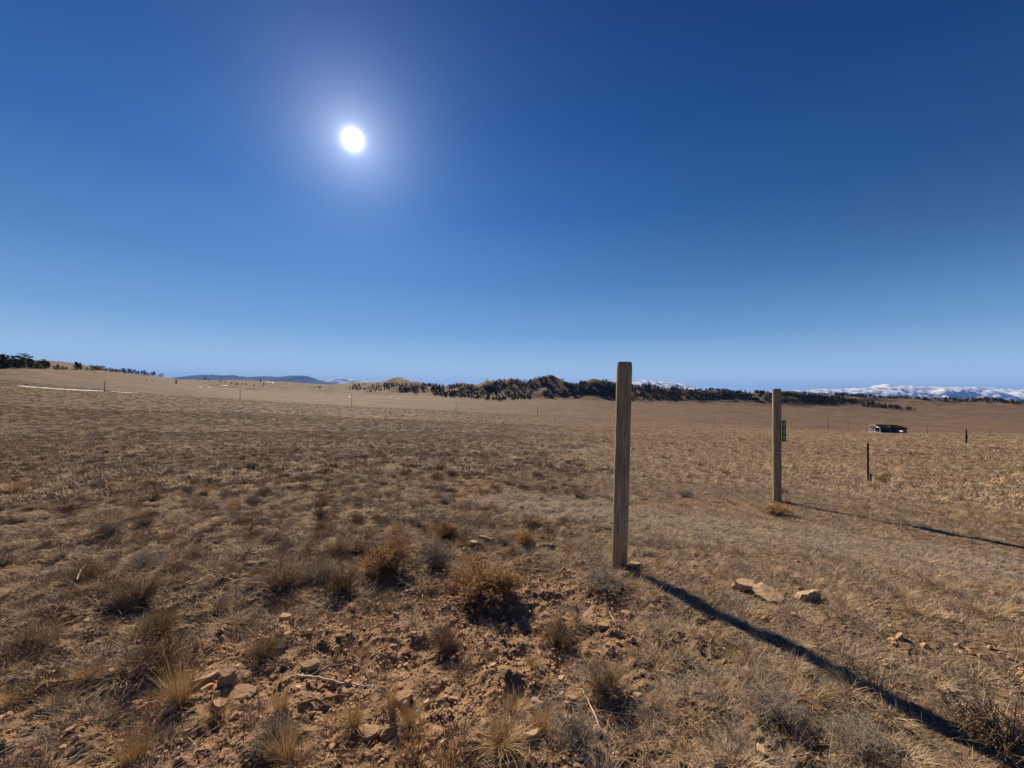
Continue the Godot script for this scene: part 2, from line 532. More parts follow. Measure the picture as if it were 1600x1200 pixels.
func rock_mesh(seed_: int, flat: float) -> ArrayMesh:      # an angular stone about one metre across
	var g := RandomNumberGenerator.new()
	g.seed = seed_
	var planes := []
	for k in 9:
		var d := Vector3(g.randfn(), g.randfn() * 0.7, g.randfn()).normalized()
		planes.append([d, g.randf_range(0.26, 0.50)])
	planes.append([Vector3(g.randfn(0, 0.12), 1, g.randfn(0, 0.12)).normalized(), 0.5 * flat])
	planes.append([Vector3.DOWN, 0.5 * flat])
	var s := Shape.new()
	s.colored = true
	var na := 26
	var nb := 15
	var p := []
	for j in nb + 1:
		for i in na:
			var b := PI * j / nb
			var a := TAU * i / na
			var d := Vector3(sin(b) * cos(a), cos(b), sin(b) * sin(a))
			var far := 0.66
			for q in planes:
				var k: float = d.dot(q[0])
				if k > 0.01: far = minf(far, q[1] / k)
			far *= 1.0 + 0.07 * n_mid.get_noise_3d(d.x * 260.0 + seed_ * 50.0, d.y * 260.0, d.z * 260.0)
			p.append(d * far)
	for j in nb:
		for i in na:
			var e := (i + 1) % na
			var tint := 1.0 + 0.10 * n_mid.get_noise_2d(i * 60.0 + seed_ * 31.0, j * 60.0)
			var col := Color(tint, tint, tint)
			if j > 0: s.tri(p[j * na + i], p[j * na + e], p[(j + 1) * na + e], col)
			if j < nb - 1: s.tri(p[j * na + i], p[(j + 1) * na + e], p[(j + 1) * na + i], col)
	return s.done()

# ---------------------------------------------------------------- posts
func post_mesh(radius: float, tall: float, seed_: int) -> ArrayMesh:      # a weathered round post: checks and grain are real grooves
	var s := Shape.new()
	var na := 120
	var rows := 70
	var p := []
	for j in rows + 1:
		var y := lerpf(-0.25, tall, float(j) / rows)
		for i in na:
			var a := TAU * i / na
			var wob := n_mid.get_noise_2d(a * 30.0 + seed_ * 77.0, y * 20.0)
			var grain := n_small.get_noise_3d(cos(a) * 260.0 + seed_ * 50.0, y * 9.0, sin(a) * 260.0)
			var check := 1.0 - smoothstep(0.0, 0.05, absf(n_mid.get_noise_3d(cos(a) * 110.0, y * 5.0 + seed_ * 19.0, sin(a) * 110.0)))
			var rr := radius * (1.0 + 0.02 * wob + 0.02 * grain - 0.055 * check)
			if j == rows: rr -= 0.006
			p.append(Vector3(cos(a) * rr, y - (0.006 if j == rows - 1 else 0.0), sin(a) * rr))
	for q in p: s.point(q, Vector3.ZERO)
	for j in rows:
		for i in na:
			var e := (i + 1) % na
			var k := j * na + i
			var l := j * na + e
			s.t.append_array([k, l, l + na, k, l + na, k + na])
	for m in range(0, s.t.size(), 3):
		var f := (s.v[s.t[m + 2]] - s.v[s.t[m]]).cross(s.v[s.t[m + 1]] - s.v[s.t[m]])
		for q in 3: s.n[s.t[m + q]] += f
	for m in s.n.size(): s.n[m] = s.n[m].normalized()
	for i in na:      # sawn end
		var e := (i + 1) % na
		s.tri(p[rows * na + e], Vector3(0, tall + 0.002, 0), p[rows * na + i])
	return s.done()

func _ready() -> void:
	# ------------------------------------------------ camera, sky, sun, exposure
	rng.seed = 20240
	cam_basis = Basis(Vector3.RIGHT, deg_to_rad(1.127)) * Basis(Vector3.BACK, deg_to_rad(0.9))
	var cam := Camera3D.new()
	cam.name = "camera"
	cam.fov = rad_to_deg(2.0 * atan(600.0 / F))
	cam.near = 0.05
	cam.far = 90000.0
	cam.transform = Transform3D(cam_basis, Vector3.ZERO)
	add_child(cam)
	cam.current = true
	var env := Environment.new()
	env.background_mode = Environment.BG_SKY
	env.tonemap_mode = Environment.TONE_MAPPER_LINEAR
	env.tonemap_exposure = EXPOSURE
	env.sdfgi_enabled = true
	env.ssao_enabled = true
	env.ssil_enabled = true
	env.fog_enabled = true
	env.fog_density = 0.000027
	env.fog_light_color = Color(0.40, 0.63, 1.0)
	var sky_material := PanoramaSkyMaterial.new()
	var sky := Sky.new()
	sky.sky_material = sky_material
	env.sky = sky
	var we := WorldEnvironment.new()
	we.name = "world_environment"
	we.environment = env
	add_child(we)
	sky_material.panorama = make_sky()
	var sun := DirectionalLight3D.new()
	sun.name = "sun"
	sun.light_energy = 1.6
	sun.light_color = Color(1.0, 0.93, 0.82)
	sun.light_angular_distance = 0.53
	sun.shadow_enabled = true
	add_child(sun)
	sun.look_at_from_position(Vector3.ZERO, -ray(551, 218), Vector3.UP)

	# ------------------------------------------------ the large structure
	n_big.noise_type = FastNoiseLite.TYPE_SIMPLEX_SMOOTH
	n_big.frequency = 0.008
	n_big.fractal_octaves = 4
	n_mid.noise_type = FastNoiseLite.TYPE_SIMPLEX_SMOOTH
	n_mid.frequency = 0.01
	n_mid.fractal_octaves = 3
	n_mid.seed = 5
	n_small.noise_type = FastNoiseLite.TYPE_SIMPLEX
	n_small.frequency = 0.02
	n_small.fractal_octaves = 3
	n_small.seed = 11
	n_cell.noise_type = FastNoiseLite.TYPE_CELLULAR
	n_cell.frequency = 0.02
	n_cell.fractal_octaves = 2
	n_cell.seed = 4
	n_ridge.noise_type = FastNoiseLite.TYPE_SIMPLEX_SMOOTH
	n_ridge.fractal_type = FastNoiseLite.FRACTAL_RIDGED
	n_ridge.frequency = 0.02
	n_ridge.fractal_octaves = 4
	make_table()

	var earth := mat(Color.WHITE, 0.95, 0.2)
	earth.vertex_color_use_as_albedo = true
	earth.albedo_texture = noise_texture(0.02, 0.62, 1.0, 6)
	earth.uv1_triplanar = true
	earth.uv1_world_triplanar = true
	earth.uv1_scale = Vector3(0.9, 0.9, 0.9)
	earth.heightmap_enabled = true
	earth.heightmap_texture = noise_texture(0.035, 0.0, 1.0, 6, 512, FastNoiseLite.TYPE_CELLULAR, 9)
	earth.heightmap_scale = 3.5
	make_ground(earth)
	print("ground done ", Time.get_ticks_msec())

	var rangem := mat(Color.WHITE, 0.95, 0.1)
	rangem.vertex_color_use_as_albedo = true
	mountain("blue_mountain", [[262, 601], [285, 592], [300, 588.6], [318, 588], [332, 587], [348, 588.6], [362, 588], [378, 590], [400, 590.5], [418, 589.6], [436, 590.6], [455, 589.2], [472, 588.6], [486, 592], [500, 596], [520, 599], [545, 604]], 19000.0, 4000.0, -150.0, rangem, -9.0, 4, 0.7, 1.2, 0.8)
	mountain("pale_peak", [[480, 604], [497, 595.5], [503, 593], [510, 595.5], [519, 592.5], [530, 590.5], [538, 592.5], [546, 594.5], [556, 593.2], [570, 597], [600, 600], [625, 606]], 25000.0, 3000.0, -150.0, rangem, 0.15, 8, 0.8, 1.0, 0.8)
	mountain("snowy_peak", [[960, 612], [985, 602], [996, 597.5], [1006, 595.6], [1013, 597.8], [1019, 596.8], [1026, 600], [1034, 598.6], [1048, 599], [1056, 601], [1064, 601.5], [1072, 605], [1090, 609], [1120, 615]], 21000.0, 3500.0, -150.0, rangem, 0.1, 12, 0.8, 1.8, 1.2)
	mountain("snowy_range", [[1200, 618], [1240, 614], [1275, 612.5], [1300, 611.6], [1325, 612.4], [1345, 611.2], [1362, 609.8], [1376, 608.2], [1388, 606.2], [1400, 607.2], [1412, 608.6], [1424, 606.4], [1436, 608.6], [1448, 609.2], [1460, 607.8], [1474, 609.4], [1490, 610], [1508, 608.8], [1524, 607.8], [1540, 610.2], [1556, 611.6], [1572, 613.6], [1590, 613.4], [1620, 616], [1680, 618], [1760, 622]], 21000.0, 4500.0, -150.0, rangem, 0.26, 21, 1.5, 2.6, 3.0)

	# ------------------------------------------------ house in the valley
	make_house()

	# ------------------------------------------------ posts
	make_posts()
	make_poles()
	print("posts done ", Time.get_ticks_msec())

	# ------------------------------------------------ trees, snow
	make_trees()
	make_snow()
	print("trees done ", Time.get_ticks_msec())

	# ------------------------------------------------ shrubs, stones, sticks, grass
	make_shrubs()
	make_stones()
	make_cover()
	print("all done ", Time.get_ticks_msec())

# ---------------------------------------------------------------- the house
func make_house() -> void:
	var corner := hit(1375.0, 676.0)      # front left corner
	var depth := -corner.z
	var wide := 42.0 / F * depth
	var deep := 6.4
	var h := thing("house", corner, "long dark single-storey house with white gable trim standing alone in the valley", "house")
	var dark := mat(lin(0.035, 0.036, 0.042), 0.8)
	var roofm := mat(lin(0.030, 0.029, 0.030), 0.95, 0.1)
	var white := mat(lin(0.78, 0.77, 0.74), 0.7)
	var glass := mat(lin(0.10, 0.12, 0.15), 0.12, 0.6)
	var concrete := mat(lin(0.36, 0.33, 0.29), 0.9)
	var top := 2.75
	var apex := 4.15
	var porch := 2.2       # open porch under the gable at the left end
	var s := Shape.new()
	s.box(Vector3(porch, -0.6, -deep), Vector3(wide, top, 0))
	obj("wall", s.done(), dark, h)
	s = Shape.new()
	s.box(Vector3(-0.3, -0.7, -deep - 0.3), Vector3(porch - 0.01, 0.10, 0.5))
	obj("porch_floor", s.done(), concrete, h)
	for z in [-0.09, -deep * 0.5, -deep + 0.09]:
		s = Shape.new()
		s.box(Vector3(0.02, 0.10, z - 0.09), Vector3(0.2, top, z + 0.09))
		obj("porch_post", s.done(), white, h)
	# roof: gable at the left, hip at the right
	s = Shape.new()
	var o := 0.45
	var lf := Vector3(-o, top - 0.05, o)
	var lb := Vector3(-o, top - 0.05, -deep - o)
	var la := Vector3(-o, apex, -deep * 0.5)
	var ra := Vector3(wide - 2.6, apex, -deep * 0.5)
	var rf := Vector3(wide + o, top - 0.05, o)
	var rb := Vector3(wide + o, top - 0.05, -deep - o)
	var dn := Vector3(0, -0.16, 0)
	s.quad(lf, la, ra, rf)
	s.quad(ra, la, lb, rb)
	s.tri(rf, ra, rb)
	s.quad(lf, rf, rf + dn, lf + dn)
	s.quad(rf, rb, rb + dn, rf + dn)
	s.quad(rb, lb, lb + dn, rb + dn)
	s.quad(lf + dn, rf + dn, rb + dn, lb + dn)
	obj("roof", s.done(), roofm, h)
	s = Shape.new()      # gable wall
	var g0 := Vector3(0.03, top - 0.2, 0.0)
	var g1 := Vector3(0.03, top - 0.2, -deep)
	var g2 := Vector3(0.03, apex - 0.1, -deep * 0.5)
	s.tri(g0, g1, g2)
	s.tri(g0 + Vector3(0.1, 0, 0), g2 + Vector3(0.1, 0, 0), g1 + Vector3(0.1, 0, 0))
	obj("gable", s.done(), white, h)
	for e in [[lf, la], [lb, la]]:
		s = Shape.new()
		var a: Vector3 = e[0] + Vector3(-0.03, 0.0, 0)
		var b: Vector3 = e[1] + Vector3(-0.03, 0.0, 0)
		s.tube([a + Vector3(0, -0.12, 0), b + Vector3(0, -0.12, 0)], [0.16, 0.16], 4)
		obj("fascia_board", s.done(), white, h)
	s = Shape.new()
	s.box(Vector3(wide - 0.16, -0.3, 0.003), Vector3(wide + 0.03, top - 0.2, 0.06))
	obj("corner_trim", s.done(), white, h)
	# entrance gable in the middle of the long wall
	var c := wide * 0.36
	s = Shape.new()
	var ea := Vector3(c, apex - 0.35, 1.2)
	var eb := Vector3(c, apex - 0.35, -2.0)
	s.quad(Vector3(c - 1.5, top - 0.1, 1.2), Vector3(c - 1.5, top - 0.1, -2.0), eb, ea)
	s.quad(ea, eb, Vector3(c + 1.5, top - 0.1, -2.0), Vector3(c + 1.5, top - 0.1, 1.2))
	s.tri(Vector3(c - 1.35, top - 0.1, 1.1), Vector3(c, apex - 0.45, 1.1), Vector3(c + 1.35, top - 0.1, 1.1))
	obj("entrance_roof", s.done(), roofm, h)
	for x in [c - 1.3, c + 1.3]:
		s = Shape.new()
		s.box(Vector3(x - 0.07, -0.6, 0.95), Vector3(x + 0.07, top - 0.1, 1.09))
		obj("entrance_post", s.done(), dark, h)
	s = Shape.new()
	s.box(Vector3(c - 0.5, 0.15, 0.004), Vector3(c + 0.5, 2.2, 0.05))
	var door := obj("door", s.done(), mat(lin(0.30, 0.31, 0.33), 0.6), h)
	s = Shape.new()
	s.box(Vector3(c + 0.36, 1.1, 0.052), Vector3(c + 0.44, 1.2, 0.11))
	obj("handle", s.done(), concrete, door)
	for w in [[porch + 0.8, 1.1, 1.5, 2.0], [wide * 0.60, 1.2, 1.3, 2.05], [wide * 0.76, 1.0, 1.45, 2.0], [wide * 0.86, 1.5, 0.25, 2.15]]:
		s = Shape.new()
		s.box(Vector3(w[0], w[2], 0.004), Vector3(w[0] + w[1], w[3], 0.05))
		var win := obj("window", s.done(), white if w[1] > 1.4 else mat(lin(0.35, 0.35, 0.35), 0.6), h)
		for k in 2:
			s = Shape.new()
			var x0: float = w[0] + 0.07 + k * (w[1] - 0.07) * 0.5
			s.box(Vector3(x0, w[2] + 0.07, 0.051), Vector3(x0 + w[1] * 0.5 - 0.1, w[3] - 0.07, 0.06))
			obj("pane", s.done(), glass, win)
	# a rounded tank in front of the long wall
	var at := on_ground(corner.x + wide * 0.46, corner.z + 4.5)
	var tank := thing("storage_tank", at, "pale grey rounded tank standing before the long wall of the dark house", "tank")
	s = Shape.new()
	s.tube([Vector3(0, 0.85, 1.1), Vector3(0, 0.85, 0.98), Vector3(0, 0.85, 0.8), Vector3(0, 0.85, -0.8), Vector3(0, 0.85, -0.98), Vector3(0, 0.85, -1.1)], [0.05, 0.42, 0.55, 0.55, 0.42, 0.05], 20)
	obj("shell", s.done(), mat(lin(0.62, 0.61, 0.58), 0.5), tank)
	for z in [-0.6, 0.6]:
		s = Shape.new()
		s.box(Vector3(-0.4, -0.2, z - 0.08), Vector3(0.4, 0.36, z + 0.08))
		obj("foot", s.done(), concrete, tank)

# ---------------------------------------------------------------- posts in the foreground
func wood(tone: Color, seed_: int) -> StandardMaterial3D:
	var m := mat(tone, 0.85, 0.25)
	var t := noise_texture(0.012, 0.52, 1.0, 5, 512, FastNoiseLite.TYPE_SIMPLEX, seed_)
	m.albedo_texture = t
	m.uv1_triplanar = true
	m.uv1_scale = Vector3(7.0, 0.35, 7.0)
	m.heightmap_enabled = true
	m.heightmap_texture = t
	m.heightmap_scale = 0.5
	return m

func make_posts() -> void:
	var iron := mat(lin(0.07, 0.055, 0.045), 0.6)
	iron.metallic = 0.6
	# the nearer gate post
	var at := hit(967.5, 881.0)
	var scale1 := -at.z / F
	var tall := 313.0 * scale1
	var p := thing("gate_post", at, "weathered brown wooden gate post with nail holes, bare of any sign", "post")
	obj("shaft", post_mesh(0.0755, tall, 1), wood(lin(0.58, 0.45, 0.28), 21), p)
	p.rotation = Vector3(0.0, 0.2, -deg_to_rad(1.0))
	for d in [[973.5, 683.0], [969.8, 716.0], [975.0, 738.0], [969.6, 797.0], [966.4, 826.0]]:
		var y: float = (881.0 - d[1]) * scale1
		var off: float = (d[0] - lerpf(967.5, 978.0, (881.0 - d[1]) / 313.0)) * scale1
		var a := clampf(off / 0.075, -0.95, 0.95)
		var s := Shape.new()
		var face := (-at * Vector3(1, 0, 1)).normalized()
		var dir := (face * cos(a) + face.rotated(Vector3.UP, PI / 2) * sin(a)).normalized()
		dir = p.transform.basis.inverse() * dir
		s.tube([Vector3(0, y, 0) + dir * 0.06, Vector3(0, y, 0) + dir * 0.0765, Vector3(0, y, 0) + dir * 0.0772], [0.0065, 0.0065, 0.001], 8)
		obj("nail", s.done(), iron, p)
	# the farther gate post with the number plate
	at = hit(1214.0, 783.0)
	var k := -at.z / F
	tall = 174.5 * k
	var q := thing("gate_post", at, "wooden gate post carrying the green number plate", "post")
	obj("shaft", post_mesh(0.072, tall, 2), wood(lin(0.53, 0.425, 0.265), 33), q)
	q.rotation = Vector3(0, 1.3, -deg_to_rad(0.75))
	var s := Shape.new()
	var ring := []
	var rr := []
	for i in 25:
		ring.append(Vector3(cos(TAU * i / 24.0) * 0.0745, 0.115 * tall + 0.008 * sin(i * 0.8), sin(TAU * i / 24.0) * 0.0745))
		rr.append(0.0022)
	s.tube(ring, rr, 5)
	obj("wire_loop", s.done(), mat(lin(0.4, 0.38, 0.34), 0.5), q)
	# number plate
	var sign := thing("number_plate", at + Vector3(0, (783.0 - 674.0) * k, 0), "narrow green plate with white 446 fixed to the wooden post", "sign")
	var view := (at * Vector3(1, 0, 1)).normalized()
	var right := view.cross(Vector3.UP).normalized()
	var along := (right * 0.50 + view * 0.866).normalized()
	sign.transform.basis = Basis(along, Vector3.UP, along.cross(Vector3.UP))
	sign.position += right * 0.074 - view * 0.035
	var ph := 33.0 * k
	s = Shape.new()
	s.box(Vector3(0, -ph * 0.5, -0.0015), Vector3(0.125, ph * 0.5, 0.0015))
	obj("plate", s.done(), mat(lin(0.012, 0.135, 0.05), 0.7, 0.3), sign)
	var font := SystemFont.new()
	font.font_names = PackedStringArray(["Droid Sans"])
	var letters := mat(lin(0.66, 0.70, 0.62), 0.8)
	var y := 0.30
	for ch in ["4", "4", "6"]:
		var tm := TextMesh.new()
		tm.text = ch
		tm.font = font
		tm.font_size = 64
		tm.pixel_size = 0.088 / 48.0
		tm.depth = 0.002
		var d := obj("digit", tm, letters, sign)
		d.position = Vector3(0.0625, ph * y, 0.003)
		y -= 0.29
	# steel fence post
	at = hit(1357.0, 752.0)
	k = -at.z / F
	var steel := mat(lin(0.045, 0.04, 0.038), 0.6)
	var tp := thing("steel_fence_post", at, "thin dark steel T-post with studs standing beyond the numbered post", "fence post")
	var th := 59.0 * k
	s = Shape.new()
	s.box(Vector3(-0.022, -0.3, 0.0), Vector3(0.022, th, 0.006))
	s.box(Vector3(-0.004, -0.3, -0.032), Vector3(0.004, th, -0.0005))
	obj("shaft", s.done(), steel, tp)
	for i in 22:
		s = Shape.new()
		s.box(Vector3(0.006, 0.08 + i * 0.052, 0.0065), Vector3(0.026, 0.094 + i * 0.052, 0.015))
		obj("stud", s.done(), steel, tp)
	s = Shape.new()
	s.tube([Vector3(0, th - 0.1, -0.008), Vector3(0.004, 67.0 * k, -0.008)], [0.006, 0.005], 6)
	obj("rod", s.done(), mat(lin(0.16, 0.13, 0.11), 0.7), tp)
	tp.rotation.y = 0.5
	at = hit(1360.5, 753.0)
	var stub := thing("post_stub", at, "short dark stub close beside the foot of the steel T-post", "post")
	s = Shape.new()
	s.tube([Vector3(0, -0.15, 0), Vector3(0, 0.225, 0), Vector3(0.002, 0.235, 0)], [0.026, 0.024, 0.002], 9)
	obj("shaft", s.done(), steel, stub)
	# wooden post on the lip of the slope
	at = hit(1509.5, 693.5)
	k = -at.z / F
	var fp := thing("fence_post", at, "squat dark wooden post alone on the edge of the slope", "fence post")
	obj("shaft", post_mesh(1.15 * k, 22.5 * k, 6), wood(lin(0.20, 0.15, 0.11), 41), fp)
	s = Shape.new()
	s.box(Vector3(1.1 * k, 7.0 * k, -0.03), Vector3(2.1 * k, 14.0 * k, 0.03))
	obj("bracket", s.done(), steel, fp)

func make_poles() -> void:
	var m := mat(lin(0.085, 0.065, 0.05), 0.9)
	var list := [[163, 595, 612], [375, 608, 624], [549, 617, 634], [712.5, 628, 644], [840, 635.5, 650.5], [1294, 653, 671], [1325, 657, 672]]
	for e in list:
		var at := hit(e[0], e[2])
		var tall: float = (e[2] - e[1]) * -at.z / F
		var p := thing("utility_pole", at, "thin dark utility pole standing in the open grassland", "utility pole", "utility poles crossing the grassland")
		var s := Shape.new()
		s.tube([Vector3(0, -0.5, 0), Vector3(0, tall, 0), Vector3(0, tall + 0.02, 0)], [0.17, 0.12, 0.01], 8)
		obj("shaft", s.done(), m, p)
		s = Shape.new()
		s.box(Vector3(-0.75, tall - 0.75, 0.122), Vector3(0.75, tall - 0.62, 0.22))
		obj("crossarm", s.done(), m, p)
		p.rotation.y = 0.9
	for e in [[737, 637, 644.5], [1116, 652, 662], [1156, 653, 664], [1237, 657.5, 669.5], [1355, 661.5, 673.5], [1449, 666, 678], [1547, 671, 679]]:
		var at := hit(e[0], e[2])
		var tall: float = (e[2] - e[1]) * -at.z / F
		var p := thing("line_post", at, "slim bare wooden pole without crossarm in the grassland below the slope", "pole", "bare poles in the valley")
		var s := Shape.new()
		s.tube([Vector3(0, -0.5, 0), Vector3(0, tall, 0), Vector3(0, tall + 0.02, 0)], [0.11, 0.09, 0.01], 8)
		obj("shaft", s.done(), m, p)

# ---------------------------------------------------------------- trees and snow
func make_trees() -> void:
	var bark := mat(lin(0.07, 0.055, 0.042), 0.95)
	var leaf := mat(lin(0.036, 0.050, 0.030), 0.85, 0.2)
	leaf.vertex_color_use_as_albedo = true
	leaf.cull_mode = BaseMaterial3D.CULL_DISABLED
	var kinds := []
	for k in 6: kinds.append(tree_meshes([0, 1, 2, 0, 1, 2][k]))
	var names := ["juniper_tree", "pine_tree", "pine_tree"]
	var looks := ["rounded dark juniper", "narrow pointed dark pine", "ragged open-crowned dark pine"]
	var spots := []      # base point, height, place
	var left := [[3, 575, 22], [12, 575, 20], [20, 574, 18], [29, 575, 20], [37, 575, 23], [45, 575.5, 16], [52, 576, 14], [59, 576, 12], [66, 576, 15], [72, 576.5, 13], [8, 576, 15], [25, 576, 14], [85, 577, 6], [90, 577, 8], [97, 577.5, 6], [119, 578, 13], [125, 577.5, 11], [103, 578, 5], [135, 578.5, 5], [144, 579, 9], [151, 579.5, 9], [158, 579, 8]]
	for i in 22: left.append([166.0 + i * 4.9 + rng.randf_range(-1.5, 1.5), 580.3 + i * 0.49, rng.randf_range(4.0, 8.0)])
	for k in left.size(): left.append([left[k][0] + rng.randf_range(1.5, 4.0), left[k][1] + rng.randf_range(-0.6, 0.8), left[k][2] * rng.randf_range(0.6, 0.9)])
	for e in left:
		var at := hit(e[0], e[1])
		if at != Vector3.ZERO: spots.append([at, e[2] * -at.z / F, "in the tree line below the bare ridge", "trees below the bare ridge"])
	for e in [[78, 561, 5.0], [84.5, 561.2, 5.0]]:
		var at := hit(e[0], e[1] + 1.5)
		if at != Vector3.ZERO: spots.append([at, e[2] * -at.z / F, "standing up on the bare ridge crest", "trees on the bare ridge"])
	for e in [[275, 600, 6.0], [229, 596, 2.5], [239, 596.5, 2.5], [148, 583.5, 2.5], [321, 594, 5.0], [327, 595.5, 3], [345, 597, 3], [352, 598, 3], [362, 600, 4], [370, 601.5, 4], [378, 602, 4], [384, 602.5, 4], [397, 602.5, 3.0], [407, 597.5, 4.0], [412, 603, 5.0], [500, 607, 4.5]]:
		var at := hit(e[0], e[1])
		if at != Vector3.ZERO: spots.append([at, clampf(e[2] * -at.z / F, 1.5, 9.0), "alone on the open brown slope", "single trees on the open slope"])
	# wooded hills: patches given as quadrilaterals in the photograph, each tree stands where the sight line meets the hill
	var woods := [
		[[546, 602, 612, 600], [546, 609, 612, 614], 40], [[598, 600, 690, 600], [598, 610, 690, 620], 110], [[660, 601, 765, 603], [690, 621, 795, 628], 260],
		[[757, 594, 800, 593], [757, 612, 800, 622], 130], [[795, 594, 840, 592], [800, 612, 840, 610], 100], [[840, 588, 880, 594], [845, 604, 900, 619], 150], [[880, 598, 965, 594], [895, 618, 965, 618], 250],
		[[850, 612, 930, 606], [850, 623, 900, 620], 70], [[800, 614, 850, 614], [800, 626, 850, 624], 60], [[930, 606, 970, 602], [940, 626, 970, 628], 120],
		[[960, 598, 1200, 614], [975, 627, 1180, 626.5], 640], [[1180, 612, 1290, 618], [1180, 627, 1290, 632], 200], [[1225, 616, 1300, 621], [1290, 634, 1440, 643], 230],
		[[1300, 617, 1430, 622], [1330, 621, 1460, 627], 120], [[1460, 622, 1600, 626], [1460, 627, 1600, 632], 80]]
	for w in woods:
		for k in int(w[2] * 2.2):
			var u := rng.randf()
			var t := rng.randf()
			var a := Vector2(w[0][0], w[0][1]).lerp(Vector2(w[0][2], w[0][3]), u)
			var b := Vector2(w[1][0], w[1][1]).lerp(Vector2(w[1][2], w[1][3]), u)
			var c := a.lerp(b, t)
			var at := hit(c.x, c.y, 500.0)
			if at == Vector3.ZERO or at.length() < 640.0 or at.length() > 3200.0: continue
			if n_big.get_noise_2d(at.x * 1.3, at.z * 1.3 + 300.0) < -0.20: continue
			spots.append([at, rng.randf_range(4.5, 8.5), "on the wooded hills beyond the valley", "trees of the wooded hills"])
	print("trees ", spots.size())
	var lone := []
	var rest := []
	for e in spots:
		if e[3] != "trees of the wooded hills": lone.append(e)
		else: rest.append(e)
	rest.sort_custom(func(a, b): return a[1] / -a[0].z > b[1] / -b[0].z)
	var single: int = mini(rest.size(), 298 - lone.size())
	lone.append_array(rest.slice(0, single))
	var proto := {}
	for e in lone:
		var k := rng.randi() % 6
		var o: Node3D
		if proto.has(k):
			o = proto[k].duplicate()
			o.name = numbered(names[k % 3])
			add_child(o)
		else:
			o = thing(names[k % 3], Vector3.ZERO, "", "tree")
			obj("trunk", kinds[k][0], bark, o)
			obj("crown", kinds[k][1], leaf, o)
			proto[k] = o
		tag(o, "%s %s" % [looks[k % 3], e[2]], "tree", e[3])
		o.position = e[0]
		o.rotation.y = rng.randf() * TAU
		o.scale = Vector3(e[1] * rng.randf_range(0.9, 1.4), e[1], e[1] * rng.randf_range(0.9, 1.4))
	for k in 3:
		var xf := []
		for i in range(single + k, rest.size(), 3):
			var e: Array = rest[i]
			xf.append([Transform3D(Basis(Vector3.UP, rng.randf() * TAU).scaled(Vector3(e[1] * 1.15, e[1], e[1] * 1.15)), e[0]), Color.WHITE])
		scatter("distant_wood", kinds[k][1], leaf, xf, "dark evergreen wood covering the hills beyond the valley", "wood")

func scatter(called: String, m: Mesh, material: Material, list: Array, label: String, category: String) -> void:
	if list.is_empty(): return
	var mm := MultiMesh.new()
	mm.transform_format = MultiMesh.TRANSFORM_3D
	mm.use_colors = true
	mm.mesh = m
	mm.instance_count = list.size()
	for i in list.size():
		mm.set_instance_transform(i, list[i][0])
		mm.set_instance_color(i, list[i][1])
	var o := MultiMeshInstance3D.new()
	o.name = numbered(called)
	o.multimesh = mm
	o.material_override = material
	add_child(o)
	tag(o, label, category, "", "stuff")

func snow_sheet(a: Vector3, b: Vector3, wide: float, label: String, seed_: int) -> void:
	var mid := (a + b) * 0.5
	mid.y = height(mid.x, mid.z)
	var s := Shape.new()
	var n := 40
	var dir := (b - a) * Vector3(1, 0, 1)
	var side := dir.normalized().cross(Vector3.UP)
	for i in n + 1:
		var t := float(i) / n
		var taper := sqrt(maxf(0.0, 1.0 - pow(2.0 * t - 1.0, 6.0)))
		for j in 5:
			var w := (j - 2.0) * 0.25 * wide * taper * (1.0 + 0.7 * n_mid.get_noise_2d(t * 900.0 + seed_ * 40.0, (20.0 if j > 2 else 90.0)))
			var p := a + dir * t + side * w
			var thick := 0.10 if j > 0 and j < 4 else -0.04
			s.point(Vector3(p.x, height(p.x, p.z) + thick, p.z) - mid, Vector3.UP)
	for i in n:
		for j in 4:
			var k := i * 5 + j
			s.t.append_array([k, k + 5, k + 6, k, k + 6, k + 1])
	var snow := mat(lin(0.86, 0.87, 0.90), 0.6)
	var o := obj("snow_patch", s.done(), snow)
	o.position = mid
	tag(o, label, "snow", "snow left on the plain")

func make_snow() -> void:
	var list := [[25, 603, 162, 611.0, 4.0, "long white strip of old snow lying along the foot of the slope"], [172, 611.8, 215, 614.3, 0.3, "thin broken line of snow continuing the long strip"], 
		[311, 604.5, 315, 604.6, 1.3, "small snow spot, one of a pair on the brown slope"], [325, 605, 329, 605.1, 1.3, "small snow spot, one of a pair on the brown slope"], [344, 602.4, 358, 603.2, 1.2, "faint snow streak high on the open brown slope"],
		[415, 597.5, 428, 598.4, 5.0, "snow patch on the low knoll before the blue mountains"], [608, 620.5, 612, 620.7, 4.0, "tiny snow spot in the grass below the first wooded knoll"], [621, 622.6, 625, 622.8, 4.0, "tiny snow spot in the grass near its twin below the knoll"], [544.5, 619.3, 548.5, 619.4, 4.0, "tiny snow spot behind a utility pole"],
		[1346, 673.6, 1352, 673.8, 1.6, "white snow patch on the grass beside the house porch"]]
	for k in list.size():
		var e: Array = list[k]
		var a := hit(e[0], e[1])
		var b := hit(e[2], e[3])
		if a != Vector3.ZERO and b != Vector3.ZERO: snow_sheet(a, b, e[4], e[5], k)

